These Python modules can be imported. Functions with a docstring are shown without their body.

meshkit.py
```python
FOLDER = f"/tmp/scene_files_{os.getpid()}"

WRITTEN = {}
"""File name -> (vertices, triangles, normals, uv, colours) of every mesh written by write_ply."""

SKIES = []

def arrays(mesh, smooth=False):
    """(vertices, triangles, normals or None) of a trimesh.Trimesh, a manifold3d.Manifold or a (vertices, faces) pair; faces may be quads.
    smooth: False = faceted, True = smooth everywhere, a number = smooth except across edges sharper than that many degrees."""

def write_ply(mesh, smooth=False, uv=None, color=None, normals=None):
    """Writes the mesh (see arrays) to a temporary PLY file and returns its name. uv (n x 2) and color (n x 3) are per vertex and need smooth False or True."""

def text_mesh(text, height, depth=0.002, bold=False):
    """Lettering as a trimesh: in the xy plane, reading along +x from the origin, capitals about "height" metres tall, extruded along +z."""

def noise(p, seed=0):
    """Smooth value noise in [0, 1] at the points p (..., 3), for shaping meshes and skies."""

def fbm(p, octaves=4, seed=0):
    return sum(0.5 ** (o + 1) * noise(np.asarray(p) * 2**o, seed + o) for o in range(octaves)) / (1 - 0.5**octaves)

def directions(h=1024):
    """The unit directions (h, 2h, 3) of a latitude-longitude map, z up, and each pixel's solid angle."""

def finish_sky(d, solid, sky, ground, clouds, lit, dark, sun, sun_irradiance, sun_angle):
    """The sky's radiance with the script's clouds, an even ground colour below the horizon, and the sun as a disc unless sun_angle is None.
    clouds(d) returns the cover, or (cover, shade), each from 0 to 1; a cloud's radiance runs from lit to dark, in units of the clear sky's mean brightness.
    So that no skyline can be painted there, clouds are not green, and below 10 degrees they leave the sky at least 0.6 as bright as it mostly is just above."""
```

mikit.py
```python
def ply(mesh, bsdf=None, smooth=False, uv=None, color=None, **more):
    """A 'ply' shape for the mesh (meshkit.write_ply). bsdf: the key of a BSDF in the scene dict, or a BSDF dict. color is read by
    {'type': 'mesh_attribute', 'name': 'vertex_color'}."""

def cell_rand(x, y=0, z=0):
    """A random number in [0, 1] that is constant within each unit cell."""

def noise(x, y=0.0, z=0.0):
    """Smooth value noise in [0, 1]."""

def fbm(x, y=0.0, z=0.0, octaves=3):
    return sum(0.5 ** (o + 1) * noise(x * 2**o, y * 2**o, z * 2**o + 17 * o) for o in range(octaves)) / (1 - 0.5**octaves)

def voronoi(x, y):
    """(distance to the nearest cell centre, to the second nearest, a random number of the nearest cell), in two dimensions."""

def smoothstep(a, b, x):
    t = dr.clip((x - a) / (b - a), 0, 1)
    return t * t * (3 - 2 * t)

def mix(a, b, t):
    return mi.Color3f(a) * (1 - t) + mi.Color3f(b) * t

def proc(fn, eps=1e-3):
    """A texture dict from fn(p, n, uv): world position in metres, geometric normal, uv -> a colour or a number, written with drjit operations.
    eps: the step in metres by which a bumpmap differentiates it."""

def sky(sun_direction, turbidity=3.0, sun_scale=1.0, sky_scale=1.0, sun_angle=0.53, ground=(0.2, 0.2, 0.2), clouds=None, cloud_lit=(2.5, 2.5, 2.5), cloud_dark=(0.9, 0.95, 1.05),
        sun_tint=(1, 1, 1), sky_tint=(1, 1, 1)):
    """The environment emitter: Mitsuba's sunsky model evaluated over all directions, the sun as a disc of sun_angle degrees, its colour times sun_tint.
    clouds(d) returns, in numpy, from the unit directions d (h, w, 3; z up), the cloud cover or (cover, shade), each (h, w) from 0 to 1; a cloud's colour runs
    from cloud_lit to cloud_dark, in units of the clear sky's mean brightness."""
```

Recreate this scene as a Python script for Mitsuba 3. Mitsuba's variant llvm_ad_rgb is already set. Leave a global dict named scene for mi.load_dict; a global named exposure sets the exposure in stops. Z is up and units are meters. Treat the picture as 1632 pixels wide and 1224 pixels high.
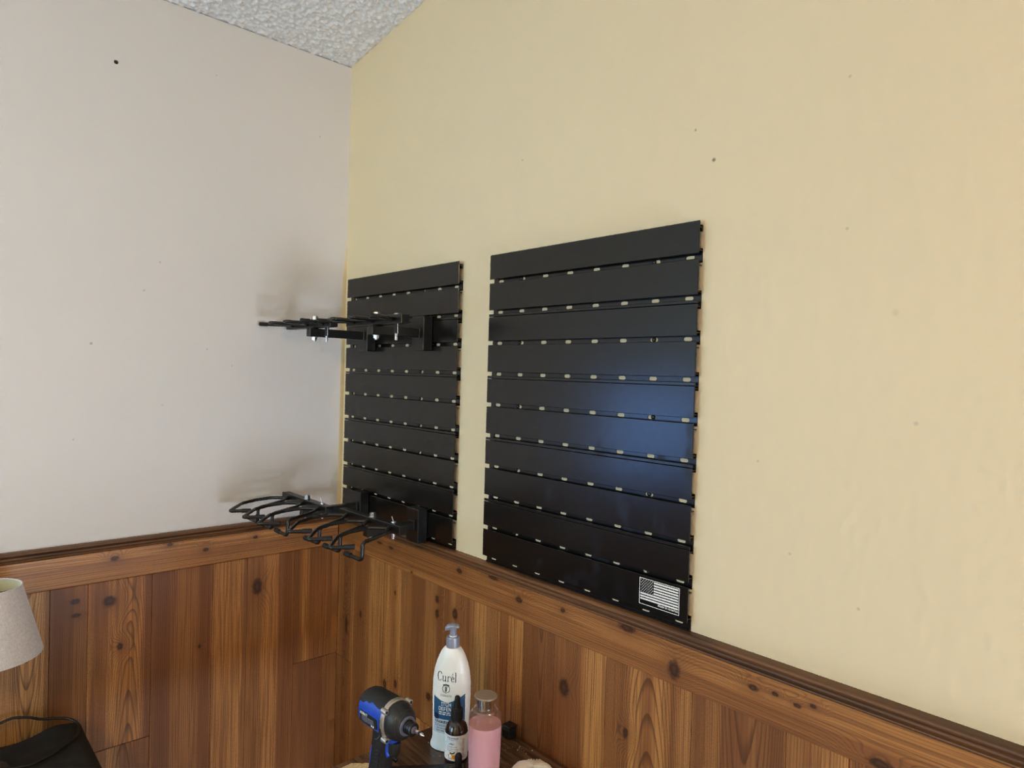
import math, random
import numpy as np, trimesh, manifold3d as m3, shapely.geometry as sg, shapely.affinity as sa, shapely.ops as so
import mitsuba as mi, drjit as dr
import mikit, meshkit
from mikit import noise, fbm, cell_rand, smoothstep, mix, proc

T = mi.ScalarTransform4f
scene, labels = {'type': 'scene'}, {}
random.seed(4)
rng = np.random.default_rng(4)

def lin(r, g, b):
    return [((c / 255) / 12.92 if c / 255 <= .04045 else ((c / 255 + .055) / 1.055) ** 2.4) for c in (r, g, b)]

# ------------------------------------------------------------------ camera, light, exposure
exposure = 0.0
CAM = np.array([0.89558, 1.65581, 1.63288])
FW = np.array([-0.6737, -0.7389, -0.0152]); UP = np.array([0.0104, -0.0300, 0.9995])
scene['camera'] = {'type': 'perspective', 'fov': 2 * math.degrees(math.atan(816 / 1077.9)), 'fov_axis': 'x', 'near_clip': .02, 'far_clip': 50,
                   'to_world': T().look_at(origin=CAM.tolist(), target=(CAM + FW).tolist(), up=UP.tolist())}
LAMP = np.array([2.05, 2.00, 2.36])          # warm ceiling light behind the camera
LAMP_RADIANCE = [86, 63, 38.6]
W1_RADIANCE = [1.6, 3.1, 6.8]                # blue daylight in the window further along the left wall
W2_RADIANCE = [22.5, 27.2, 33.8]                # daylight in the low window opposite the left wall
W3_RADIANCE = [3.9, 6.4, 7.4]                # daylight in the wide window opposite the cream wall
H0, SLOPE = 2.4405, .139                     # ceiling height at the left wall and its rise along the right wall
RX, RY = 2.35, 3.1

# ------------------------------------------------------------------ helpers
def key_of(name):
    k, n = name, 0
    while k in scene or k in labels or any(s.startswith(k + '__') for s in scene):
        n += 1
        k = f'{name}_{n:03d}'
    return k
def thing(name, label, cat, group=None):
    k = key_of(name)
    labels[k] = {'label': label, 'category': cat}
    if group: labels[k]['group'] = group
    return k
def part(parent, name, mesh, bsdf, smooth=30, label=None, kind=None, uv=None, color=None, **more):
    k, n = f'{parent}__{name}', 0
    while k in scene:
        n += 1
        k = f'{parent}__{name}_{n:03d}'
    if isinstance(mesh, list): mesh = trimesh.util.concatenate(mesh)
    scene[k] = mikit.ply(mesh, bsdf, smooth=smooth, uv=uv, color=color, **more)
    d = {}
    if label: d['label'] = label
    if kind: d['kind'] = kind
    if d: labels[k] = d
    return k
def struct(name, mesh, bsdf, label, smooth=False, **kw):
    if isinstance(mesh, list): mesh = trimesh.util.concatenate(mesh)
    if mesh is not None: scene[name] = mikit.ply(mesh, bsdf, smooth=smooth, **kw)
    labels[name] = {'label': label, 'kind': 'structure'}
    return name
def box(x0, x1, y0, y1, z0, z1, bev=0.0):
    a, b = np.array([x0, y0, z0], float), np.array([x1, y1, z1], float)
    if bev <= 0:
        m = trimesh.creation.box(extents=b - a); m.apply_translation((a + b) / 2); return m
    bev = min(bev, .45 * (b - a).min())
    pts = []
    for i in (0, 1):
        for j in (0, 1):
            for k in (0, 1):
                s = np.array([i, j, k]); c = np.where(s, b, a); d = np.where(s, -bev, bev)
                for ax in range(3):
                    q = c + d; q[ax] = c[ax]; pts.append(q)
    return trimesh.Trimesh(np.array(pts), process=False).convex_hull
def fillet(path, r, n=6):
    P = [np.array(p, float) for p in path]; out = [P[0]]
    rr = r if isinstance(r, (list, tuple)) else [r] * (len(P) - 2)
    for i in range(1, len(P) - 1):
        a, b = P[i - 1] - P[i], P[i + 1] - P[i]
        la, lb = np.linalg.norm(a), np.linalg.norm(b); a, b = a / la, b / lb
        c = np.clip(a @ b, -1, 1); ang = math.acos(c)
        cut = min(rr[i - 1] / math.tan(ang / 2) if ang < 3.1 else 0, .48 * la, .48 * lb)
        s, e = P[i] + a * cut, P[i] + b * cut
        for t in np.linspace(0, 1, n):
            out.append((1 - t) ** 2 * s + 2 * t * (1 - t) * P[i] + t * t * e)
    out.append(P[-1])
    return np.array(out)
def tube(path, r, sides=10, caps=True):
    p = np.asarray(path, float)
    keep = np.r_[True, np.linalg.norm(np.diff(p, axis=0), axis=1) > 1e-6]; p = p[keep]
    t = np.zeros_like(p); d = np.diff(p, axis=0); d /= np.linalg.norm(d, axis=1, keepdims=True)
    t[0], t[-1] = d[0], d[-1]; t[1:-1] = d[:-1] + d[1:]; t /= np.linalg.norm(t, axis=1, keepdims=True)
    a = np.cross(t[0], [0, 0, 1.0] if abs(t[0][2]) < .9 else [1.0, 0, 0]); a /= np.linalg.norm(a)
    rad = np.broadcast_to(r, (len(p),)); V = []
    ang = np.arange(sides) * 2 * math.pi / sides
    for i in range(len(p)):
        a = a - t[i] * (a @ t[i]); a /= np.linalg.norm(a); b = np.cross(t[i], a)
        V.append(p[i] + rad[i] * (np.cos(ang)[:, None] * a + np.sin(ang)[:, None] * b))
    V = np.concatenate(V); F = []
    for i in range(len(p) - 1):
        for j in range(sides):
            k = (j + 1) % sides
            F += [[i * sides + j, i * sides + k, (i + 1) * sides + k], [i * sides + j, (i + 1) * sides + k, (i + 1) * sides + j]]
    if caps:
        n = len(V); V = np.vstack([V, p[0], p[-1]]); e = (len(p) - 1) * sides
        for j in range(sides):
            k = (j + 1) % sides
            F += [[n, k, j], [n + 1, e + j, e + k]]
    return trimesh.Trimesh(V, np.array(F), process=False)
def lathe(prof, n=40, ax=(0, 0, 0)):
    m = trimesh.creation.revolve(np.array(prof, float), sections=n); m.apply_translation(ax); return m
def extrude(poly, h):
    gs = getattr(poly, 'geoms', [poly])
    return trimesh.util.concatenate([trimesh.creation.extrude_polygon(g, h, engine='earcut') for g in gs])
def xf(m, M):
    m = m.copy(); m.apply_transform(np.array(M)); return m
def frame(o, ex, ey, ez):
    M = np.eye(4); M[:3, 0], M[:3, 1], M[:3, 2], M[:3, 3] = ex, ey, ez, o; return M
def hexnut(r, h, c, turn=0):
    m = trimesh.creation.cylinder(r, h, sections=6); m.apply_transform(trimesh.transformations.rotation_matrix(turn, [0, 0, 1])); m.apply_translation(c); return m
def cyl(r, a, b, n=20):
    return tube([a, b], r, n)

# ------------------------------------------------------------------ materials
def bsdf(name, d, two=True):
    scene['mat_' + name] = {'type': 'twosided', 'b': d} if two else d
    return 'mat_' + name
def princ(name, base, rough=.5, metal=0.0, spec=.5, **kw):
    bc = base if isinstance(base, dict) else {'type': 'rgb', 'value': list(base)}
    ro = rough if isinstance(rough, dict) else float(rough)
    return bsdf(name, {'type': 'principled', 'base_color': bc, 'roughness': ro, 'metallic': float(metal), 'specular': float(spec), **kw})

def spots(p, a, pts):
    d = mi.Float(0)
    for s, z, r, k in pts:
        d = dr.maximum(d, k * .8 * (1 - smoothstep(.3, 1.0, dr.sqrt(dr.square(a - s) + dr.square(p.z - z)) / r)))
    return d
RS = [(1.105, 1.959, .0042, .9), (1.072, 2.011, .003, .5), (.686, 2.048, .003, .4), (1.387, 1.587, .004, .25), (1.297, 2.024, .003, .3), (1.30, 1.83, .003, .3), (1.33, 1.35, .003, .3), (1.19, 1.52, .003, .25), (1.36, 1.72, .006, .12), (1.24, 1.40, .003, .25)]
LS = [(.086, 2.235, .003, .45), (.591, 1.672, .004, .55), (.461, 1.86, .003, .4), (.356, 1.67, .003, .35), (.492, 1.794, .004, .3), (.348, 2.311, .003, .3), (.298, 1.633, .003, .3), (.62, 1.47, .003, .3), (.45, 1.54, .004, .2)]
CREAM, WHITE = lin(226, 209, 174), lin(215, 209, 203)
def wall_r(p, n, uv):
    t = fbm(p.y * 3, p.z * 3, p.x, 3)
    c = mix([v * .975 for v in CREAM], [min(1, v * 1.02) for v in CREAM], t)
    return mix(c, lin(60, 50, 38), dr.clip(spots(p, p.y, RS), 0, 1))
def wall_l(p, n, uv):
    t = fbm(p.x * 3, p.z * 3, p.y + 4, 3)
    c = mix([v * .975 for v in WHITE], [min(1, v * 1.02) for v in WHITE], t)
    # the cream paint of the next wall was cut in a little past the corner
    edge = (.011 + .003 * noise(p.z * 9, 2.0, 1.0)) * (1 - smoothstep(1.86, 2.0, p.z))
    c = dr.select(p.x < edge, mi.Color3f(CREAM), c)
    return mix(c, lin(60, 52, 45), dr.clip(spots(p, p.x, LS), 0, 1))
def wall_bump(p, n, uv):
    a = dr.select(dr.abs(n.x) > .5, p.y, p.x)
    return fbm(a * 130, p.z * 130, 1.0, 2)
for nm, f in (('wall_right', wall_r), ('wall_left', wall_l)):
    bsdf(nm, {'type': 'bumpmap', 'arbitrary': proc(wall_bump, eps=2e-3), 'scale': .0007, 'b': {'type': 'principled', 'base_color': proc(f), 'roughness': .62, 'specular': .3}})
princ('wall_plain', lin(214, 200, 172), .7, spec=.2)
def popcorn(p, n, uv):
    return mix(lin(206, 205, 206), lin(232, 231, 231), noise(p.x * 150, p.y * 150, 2))
bsdf('ceiling', {'type': 'bumpmap', 'arbitrary': proc(lambda p, n, uv: noise(p.x * 260, p.y * 260, 1)), 'scale': .0012, 'b': {'type': 'diffuse', 'reflectance': proc(popcorn)}})
princ('floor', lin(150, 125, 100), .8)

KN_P = [(-.5486, 1.1178, .017, .016), (-.2271, 1.0873, .016, .026), (-.6122, 1.1297, .012, .008), (-.6107, 1.1002, .012, .006), (-.5276, 1.0143, .008, .010), (-.3612, .9723, .004, .006),
        (.8409, 1.0741, .015, .022), (.0553, .9569, .008, .030), (.1283, 1.0044, .006, .012), (.5194, 1.1151, .012, .017), (.4551, 1.1304, .009, .012), (.4566, 1.0987, .009, .014),
        (.2863, 1.1005, .004, .008), (.9798, 1.0502, .007, .012), (.2494, .8678, .010, .016), (.2963, .8847, .008, .014), (.602, .904, .016, .014), (.4319, .9052, .012, .012)]
KN_F = [(.5381, 1.2136, .010, .007), (.7234, 1.2019, .010, .008), (.8379, 1.2134, .006, .006), (.6471, 1.2255, .016, .005), (.9804, 1.2244, .018, .009), (1.0718, 1.188, .011, .020), (1.2002, 1.2068, .008, .006), (1.2318, 1.2098, .005, .004),
        (1.263, 1.2055, .006, .004), (1.2834, 1.2125, .005, .004), (1.3656, 1.174, .016, .008), (.3615, 1.1691, .003, .004), (.2201, 1.2085, .012, .004), (.2714, 1.2065, .010, .005),
        (-.5418, 1.2106, .009, .007), (-.4317, 1.224, .007, .005), (-.3536, 1.2004, .007, .006), (-.237, 1.2133, .006, .005)]
W_LIGHT, W_MID, W_DARK, W_LINE, W_KNOT = lin(190, 132, 74), lin(156, 100, 54), lin(110, 67, 38), lin(70, 39, 21), lin(46, 26, 16)
def wood(S, l, pid, w, knots, kx, kl, flat_cut=.62):
    """S across the grain and l along it, in metres; w: position across the board from 0 to 1."""
    r1, r2, r3, r4 = (cell_rand(pid, 7 + i) for i in range(4))
    bend = mi.Float(0); dark = mi.Float(0); halo = mi.Float(0)
    for a, b, ra, rb in knots:
        ka, kb = (a, b) if kx == 'S' else (b, a)
        ra2, rb2 = (ra, rb) if kx == 'S' else (rb, ra)
        d2 = dr.square((S - ka) / ra2) + dr.square((l - kb) / rb2)
        g = dr.exp(-d2 * .22)
        bend = bend + 5.5 * g
        wob = .25 * noise(S * 420, l * 420, 1.0)
        rk = dr.sqrt(d2) + wob
        dark = dr.maximum(dark, (1 - smoothstep(.55, 1.15, rk)) * (.80 + .20 * smoothstep(.15, .6, rk)))
        halo = dr.maximum(halo, g)
    warp = fbm(S * 11 + pid * 3.7, l * 2.2, pid * 1.3, 3) - .5
    fine = fbm(S * 420, l * 9, pid, 2)
    band = noise(S * 42 + pid * 9.1, l * .8, 2.0)
    dx = dr.abs(w - (.35 + .3 * r2)) * .11
    up = dr.select(r4 > .5, 1.0, -1.0)
    strip = cell_rand(dr.floor(S * 26 + .5 * warp + pid * 3.3), pid, 5.0)
    flat = up * l * (9 + 7 * r3) + dx * dx * 5200 + warp * 4.0 + bend
    straight = S * 230 + warp * 7.0 + bend * 1.2
    f = dr.select(r1 > flat_cut, flat, straight)
    fr = f - dr.floor(f)
    line = smoothstep(.55, .93, fr) * (1 - smoothstep(.95, 1.0, fr)) * dr.select(r1 > flat_cut, .66, .42)
    tone = mix(W_MID, W_LIGHT, dr.clip(.15 + .85 * smoothstep(.25, .8, band) * (.5 + .8 * r3), 0, 1))
    tone = mix(tone, W_DARK, dr.clip(.78 * smoothstep(.35, 1.0, r2) + .35 * (1 - smoothstep(.2, .5, band)), 0, 1) * .75)
    tone = mix(tone, W_DARK, dr.clip(.75 * smoothstep(.45, 1.0, strip), 0, .6))
    tone = mix(tone, W_DARK, dr.clip((fine - .42) * 2.0, 0, .62))
    tone = mix(tone, W_LINE, line)
    tone = mix(tone, W_DARK, dr.clip(halo * .55, 0, .6))
    return mix(tone, W_KNOT, dr.clip(dark, 0, 1) * .9)
def wood_planks(p, n, uv):
    S = dr.select(p.x < .025, p.y, -p.x); pid = dr.floor(uv.x)
    return wood(S, p.z, pid, (uv.x - pid) / .9, KN_P, 'S', 'l')
def wood_frieze(p, n, uv):
    S = dr.select(p.x < .03, p.y, -p.x); pid = dr.floor(uv.x)
    return wood(p.z, S * .8, pid, (uv.x - pid) / .9, [(a * .8, b, ra, rb) for a, b, ra, rb in KN_F], 'l', 'S', 2.0)
princ('planks', proc(wood_planks), .42, spec=.4)
princ('frieze', proc(wood_frieze), .40, spec=.4)
def wood_rail(p, n, uv):
    S = dr.select(p.x < .06, p.y, -p.x)
    g = fbm(p.z * 300, S * 9, 1.0, 2); b = fbm(S * 3.2, p.z * 40, 4.0, 3)
    return mix(mix(lin(70, 44, 26), lin(126, 84, 48), b), lin(44, 27, 16), dr.clip((g - .45) * 1.8, 0, .8))
princ('rail', proc(wood_rail), .5, spec=.5)
princ('groove', lin(46, 28, 17), .8)
def wood_table(p, n, uv):
    g = fbm(p.y * 6, p.x * 90 + 2.0 * noise(p.y * 4, p.x * 8, 1.0), 2.0, 3); f = noise(p.y * 30, p.x * 420, 3.0)
    return mix(mix(lin(112, 78, 50), lin(62, 41, 27), smoothstep(.3, .75, g)), lin(36, 24, 16), .5 * smoothstep(.35, .9, f))
princ('table', proc(wood_table), .38, spec=.45)
def blk(p, n, uv):     # powder coat with faint finger marks
    m = smoothstep(.60, .78, fbm(p.y * 34, p.z * 26, p.x * 30, 3)) * smoothstep(.45, .7, noise(p.y * 7, p.z * 6, 3.0))
    return mix([.0034, .0034, .0028], [.0015, .0015, .0015], m)
def blk_r(p, n, uv):
    m = smoothstep(.56, .78, fbm(p.y * 34, p.z * 26, p.x * 30, 3)) * smoothstep(.45, .7, noise(p.y * 7, p.z * 6, 3.0))
    return .23 + .20 * m
princ('panel_black', proc(blk), proc(blk_r), spec=.5)
princ('steel_black', [.005, .005, .0045], .34, spec=.5)
princ('wire_black', [.006, .006, .0055], .32, spec=.5)
princ('rubber', [.010, .010, .010], .6, spec=.35)
princ('zinc', lin(205, 208, 218), .28, metal=1.0)
princ('decal_white', lin(232, 230, 226), .55)
princ('screw_black', [.008, .008, .008], .4)
princ('white_plastic', lin(240, 238, 230), .32, spec=.5)
princ('silver_plastic', lin(150, 154, 168), .38, metal=.35)
princ('label_white', lin(232, 232, 230), .5)
princ('label_grey', lin(200, 202, 206), .5)
princ('label_blue', lin(40, 84, 122), .45)
princ('label_navy', lin(16, 34, 66), .45)
princ('ink', lin(22, 24, 34), .6)
princ('ink_grey', lin(128, 132, 140), .6)
princ('amber', lin(30, 16, 7), .06, spec=.6, clearcoat=1.0, clearcoat_gloss=.95)
princ('orange', lin(226, 142, 40), .5)
princ('orange_pale', lin(240, 186, 92), .5)
princ('leaf', lin(44, 66, 30), .5)
princ('pink', lin(214, 160, 168), .26, spec=.5)
princ('pink_top', lin(206, 148, 146), .22, spec=.5)
bsdf('clear', {'type': 'thindielectric', 'int_ior': 1.42}, two=False)
bsdf('glass', {'type': 'dielectric', 'int_ior': 1.46}, two=False)
princ('chrome', lin(214, 208, 206), .08, metal=1.0)
princ('cap_beige', lin(170, 152, 132), .35, metal=.5)
princ('pink_ink', lin(120, 60, 72), .6)
princ('blue', lin(34, 72, 176), .36, spec=.5)
princ('blue_dark', lin(22, 44, 120), .4)
princ('grip', [.012, .012, .012], .55, spec=.4)
princ('nose_rubber', [.013, .013, .012], .45, spec=.45)
princ('alu', lin(196, 188, 176), .38, metal=.8)
princ('ring_grey', lin(110, 112, 124), .35, metal=.5)
princ('steel', lin(225, 220, 212), .18, metal=1.0)
def linen(p, n, uv):
    t = .5 * noise(p.x * 700, p.y * 700, p.z * 160) + .5 * noise(p.x * 220, p.y * 220, p.z * 900)
    return mix(lin(184, 177, 173), lin(220, 213, 207), t)
bsdf('linen', {'type': 'twosided', 'b': {'type': 'principled', 'base_color': proc(linen), 'roughness': .9, 'specular': .1}}, two=False)
princ('shade_lining', lin(206, 196, 160), .8)
princ('lamp_base', lin(40, 44, 54), .3)
def cloth_black(p, n, uv):
    return mix([.010, .0095, .009], [.022, .020, .018], fbm(p.x * 60, p.y * 60, p.z * 60, 3))
princ('black_cloth', proc(cloth_black), .7, spec=.25)
princ('black_plastic', [.009, .009, .009], .42, spec=.4)
princ('shell', lin(228, 218, 200), .6)
princ('tan', proc(lambda p, n, uv: mix(lin(176, 138, 88), lin(226, 198, 148), noise(p.x * 500, p.y * 500, p.z * 500))), .85)
princ('dust', lin(222, 214, 200), .9)
princ('anchor_dark', lin(34, 30, 27), .7)
princ('frame_white', lin(225, 225, 222), .5)
scene['mat_dark_glass'] = {'type': 'diffuse', 'reflectance': {'type': 'rgb', 'value': [.05, .05, .06]}}

# ------------------------------------------------------------------ the room
def zc(y): return H0 + SLOPE * y
def quad(a, b, c, d): return trimesh.Trimesh(np.array([a, b, c, d], float), np.array([[0, 1, 2], [0, 2, 3]]), process=False)
struct('floor', box(0, RX, 0, RY, -.1, 0), 'mat_floor', 'beige floor below the dark wooden table')
struct('wall_right', extrude(sg.Polygon([(0, 0), (RY, 0), (RY, zc(RY) + .02), (0, zc(0) + .02)]), .1).apply_transform(frame([-.1, 0, 0], [0, 1, 0], [0, 0, 1], [1, 0, 0])), 'mat_wall_right', 'cream painted wall behind the two black slatted panels')
WX0, WX1, WZ0, WZ1 = 1.14, 2.0, .50, 1.64
wl = sg.box(-.1, 0, RX, zc(0) + .0).difference(sg.box(WX0, WZ0, WX1, WZ1))
struct('wall_left', extrude(wl, .1).apply_transform(frame([0, 0, 0], [1, 0, 0], [0, 0, 1], [0, -1, 0])), 'mat_wall_left', 'off white painted wall on the left of the corner')
FX0, FX1, FZ0_, FZ1_ = .03, .62, .34, 1.10
wf = sg.box(0, 0, RX, zc(RY)).difference(sg.box(FX0, FZ0_, FX1, FZ1_))
struct('wall_front', extrude(wf, .1).apply_transform(frame([0, RY + .1, 0], [1, 0, 0], [0, 0, 1], [0, -1, 0])), 'mat_wall_plain', 'cream wall opposite the off white wall')
BY0, BY1, BZ0, BZ1 = .25, 1.15, 1.05, 2.15
wb = sg.Polygon([(0, 0), (RY, 0), (RY, zc(RY)), (0, zc(0))]).difference(sg.box(BY0, BZ0, BY1, BZ1))
struct('wall_back', extrude(wb, .1).apply_transform(frame([RX, 0, 0], [0, 1, 0], [0, 0, 1], [1, 0, 0])), 'mat_wall_plain', 'cream wall behind the camera')
# textured ceiling: a finely displaced patch where it is in view, flat boards elsewhere
NX, NY, PX, PY = 560, 400, 1.0, .72
gx, gy = np.meshgrid(np.linspace(0, PX, NX), np.linspace(-.004, PY, NY), indexing='ij')
pp = np.stack([gx, gy, np.zeros_like(gx)], -1)
wobble = np.stack([gx + .004 * (meshkit.noise(pp * 90, 5) - .5), gy + .004 * (meshkit.noise(pp * 90, 6) - .5), np.zeros_like(gx)], -1)
n1 = meshkit.noise(wobble * [140, 175, 1], 1); n2 = meshkit.noise(wobble * 300, 2); cl = meshkit.fbm(pp * 14, 2, 3)
lump = np.clip((n1 - .52 + .22 * (cl - .5)) / .36, 0, 1) ** .7 * .0044 + n2 * .0014
edge = np.clip(np.minimum(gx, gy + .004) / .006, 0, 1)
gz = zc(gy) + .003 - lump * (.35 + .65 * edge)
idx = np.arange(NX * NY).reshape(NX, NY)
q = np.stack([idx[:-1, :-1], idx[:-1, 1:], idx[1:, 1:], idx[1:, :-1]], -1).reshape(-1, 4)
cm = trimesh.Trimesh(np.stack([gx, gy, gz], -1).reshape(-1, 3), np.vstack([q[:, [0, 1, 2]], q[:, [0, 2, 3]]]), process=False)
rest = []
for (xa, xb, ya, yb) in ((PX, RX, -.1, PY), (-.1, RX, PY, RY + .1)):
    rest.append(quad([xa, ya, zc(ya)], [xa, yb, zc(yb)], [xb, yb, zc(yb)], [xb, ya, zc(ya)]))
top = [quad([-.1, -.1, zc(-.1) + .02], [-.1, RY + .1, zc(RY + .1) + .02], [RX, RY + .1, zc(RY + .1) + .02], [RX, -.1, zc(-.1) + .02])]
struct('ceiling', [cm] + rest + top, 'mat_ceiling', 'white popcorn textured ceiling sloping up from the corner', smooth=True)

# windows out of frame: the first one's blue daylight shows as the sheen on the black panel
def window(name, label, O, ex, ez, w, z0, z1, rad):
    """O: corner on the wall's inner face, ex along the wall, ez out of the room"""
    zm_ = (z0 + z1) / 2
    fr = sg.box(0, z0, w, z1).difference(so.unary_union([sg.box(.04, z0 + .04, w - .04, zm_ - .02), sg.box(.04, zm_ + .02, w - .04, z1 - .04)]))
    M = frame(O, ex, [0, 0, 1], ez)
    fm = extrude(fr, .04); fm.apply_translation([0, 0, .02]); fm.apply_transform(M)
    scene[name + '__frame'] = mikit.ply(fm, 'mat_frame_white')
    labels[name] = {'label': label, 'kind': 'structure'}
    for i, (a, b) in enumerate(((z0 + .04, zm_ - .02), (zm_ + .02, z1 - .04))):
        m = quad([.04, a, .05], [.04, b, .05], [w - .04, b, .05], [w - .04, a, .05]); m.apply_transform(M)
        if m.face_normals[0] @ np.array(ez, float) > 0: m.invert()
        scene[name + '__pane' + ('_001' if i else '')] = mikit.ply(m, 'mat_dark_glass', emitter={'type': 'area', 'radiance': {'type': 'rgb', 'value': rad}})
window('window_1', 'daylit window further along the off white wall', [WX0, 0, 0], [1, 0, 0], [0, -1, 0], WX1 - WX0, WZ0, WZ1, W1_RADIANCE)
window('window_2', 'low daylit window opposite the off white wall', [FX0, RY, 0], [1, 0, 0], [0, 1, 0], FX1 - FX0, FZ0_, FZ1_, W2_RADIANCE)
window('window_3', 'wide daylit window opposite the cream wall', [RX, BY0, 0], [0, 1, 0], [1, 0, 0], BY1 - BY0, BZ0, BZ1, W3_RADIANCE)

# the warm light behind the camera
t = thing('ceiling_light', 'warm glowing bowl shaped ceiling light behind the camera', 'lamp')
gl = lathe([(0, -.085), (.06, -.078), (.11, -.055), (.145, -.015), (.15, .01)], 40, LAMP)
gl.fix_normals()
if gl.vertex_normals[0][2] > 0: gl.invert()
part(t, 'bowl', gl, 'mat_dark_glass', True, emitter={'type': 'area', 'radiance': {'type': 'rgb', 'value': LAMP_RADIANCE}})
part(t, 'rod', cyl(.012, LAMP + [0, 0, .02], [LAMP[0], LAMP[1], zc(LAMP[1])]), 'mat_steel_black')
part(t, 'rim', lathe([(0, .022), (.152, .022), (.156, .012), (.152, .004), (.150, .010), (0, .012)], 40, LAMP), 'mat_steel_black')

# dark wall anchor left high on the left wall
part('wall_left', 'anchor', [lathe([(0, .0025), (.0025, .002), (.0042, 0), (0, 0)], 14).apply_transform(frame([.5548, 0, 2.2739], [1, 0, 0], [0, 0, -1], [0, 1, 0]))], 'mat_anchor_dark')

# ------------------------------------------------------------------ wainscot
ZR, ZRB, ZF = 1.2500, 1.2297, 1.1630
struct('trim_1', box(.0, .0045, .0, RY, 0, 1.235), 'mat_groove', 'dark backing of the wood wainscot on the cream wall')
struct('trim_2', box(.0045, RX, .0, .0045, 0, 1.235), 'mat_groove', 'dark backing of the wood wainscot on the off white wall')
PLANK_N = [0]
def plank(parent, wall, s0, s1, z0, z1):
    gap, th, bev = .0003, .0062 + .0003 * (PLANK_N[0] % 3), .0007
    a, b = s0 + gap, s1 - gap
    pid = PLANK_N[0]; PLANK_N[0] += 1
    m = box(.002, th, a, b, z0 + .0006, z1 - .0006, bev) if wall == 'R' else box(a, b, .002, th, z0 + .0006, z1 - .0006, bev)
    s = m.vertices[:, 1] if wall == 'R' else m.vertices[:, 0]
    uv = np.stack([pid + .9 * (s - a) / (b - a) + .001, m.vertices[:, 2]], -1)
    part(parent, 'plank', m, 'mat_planks', False, uv=uv)
JR = [.0058, .0855, .2332, .3216, .4817, .6881, .7327, .8141, .9359, 1.1010, 1.2465, 1.3275, 1.47, 1.62, 1.78, 1.95, 2.10, 2.28, 2.45, 2.65, RY]
JL = [.0062, .1305, .2519, .3336, .4653, .5890, .6567, .76, .90, 1.05, 1.20, 1.38, 1.55, 1.72, 1.90, 2.1, RX]
ENDS_R = {0: .8632, 3: .84, 6: .80}
ENDS_L = {0: .8669, 4: .7960, 6: .81}
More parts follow.
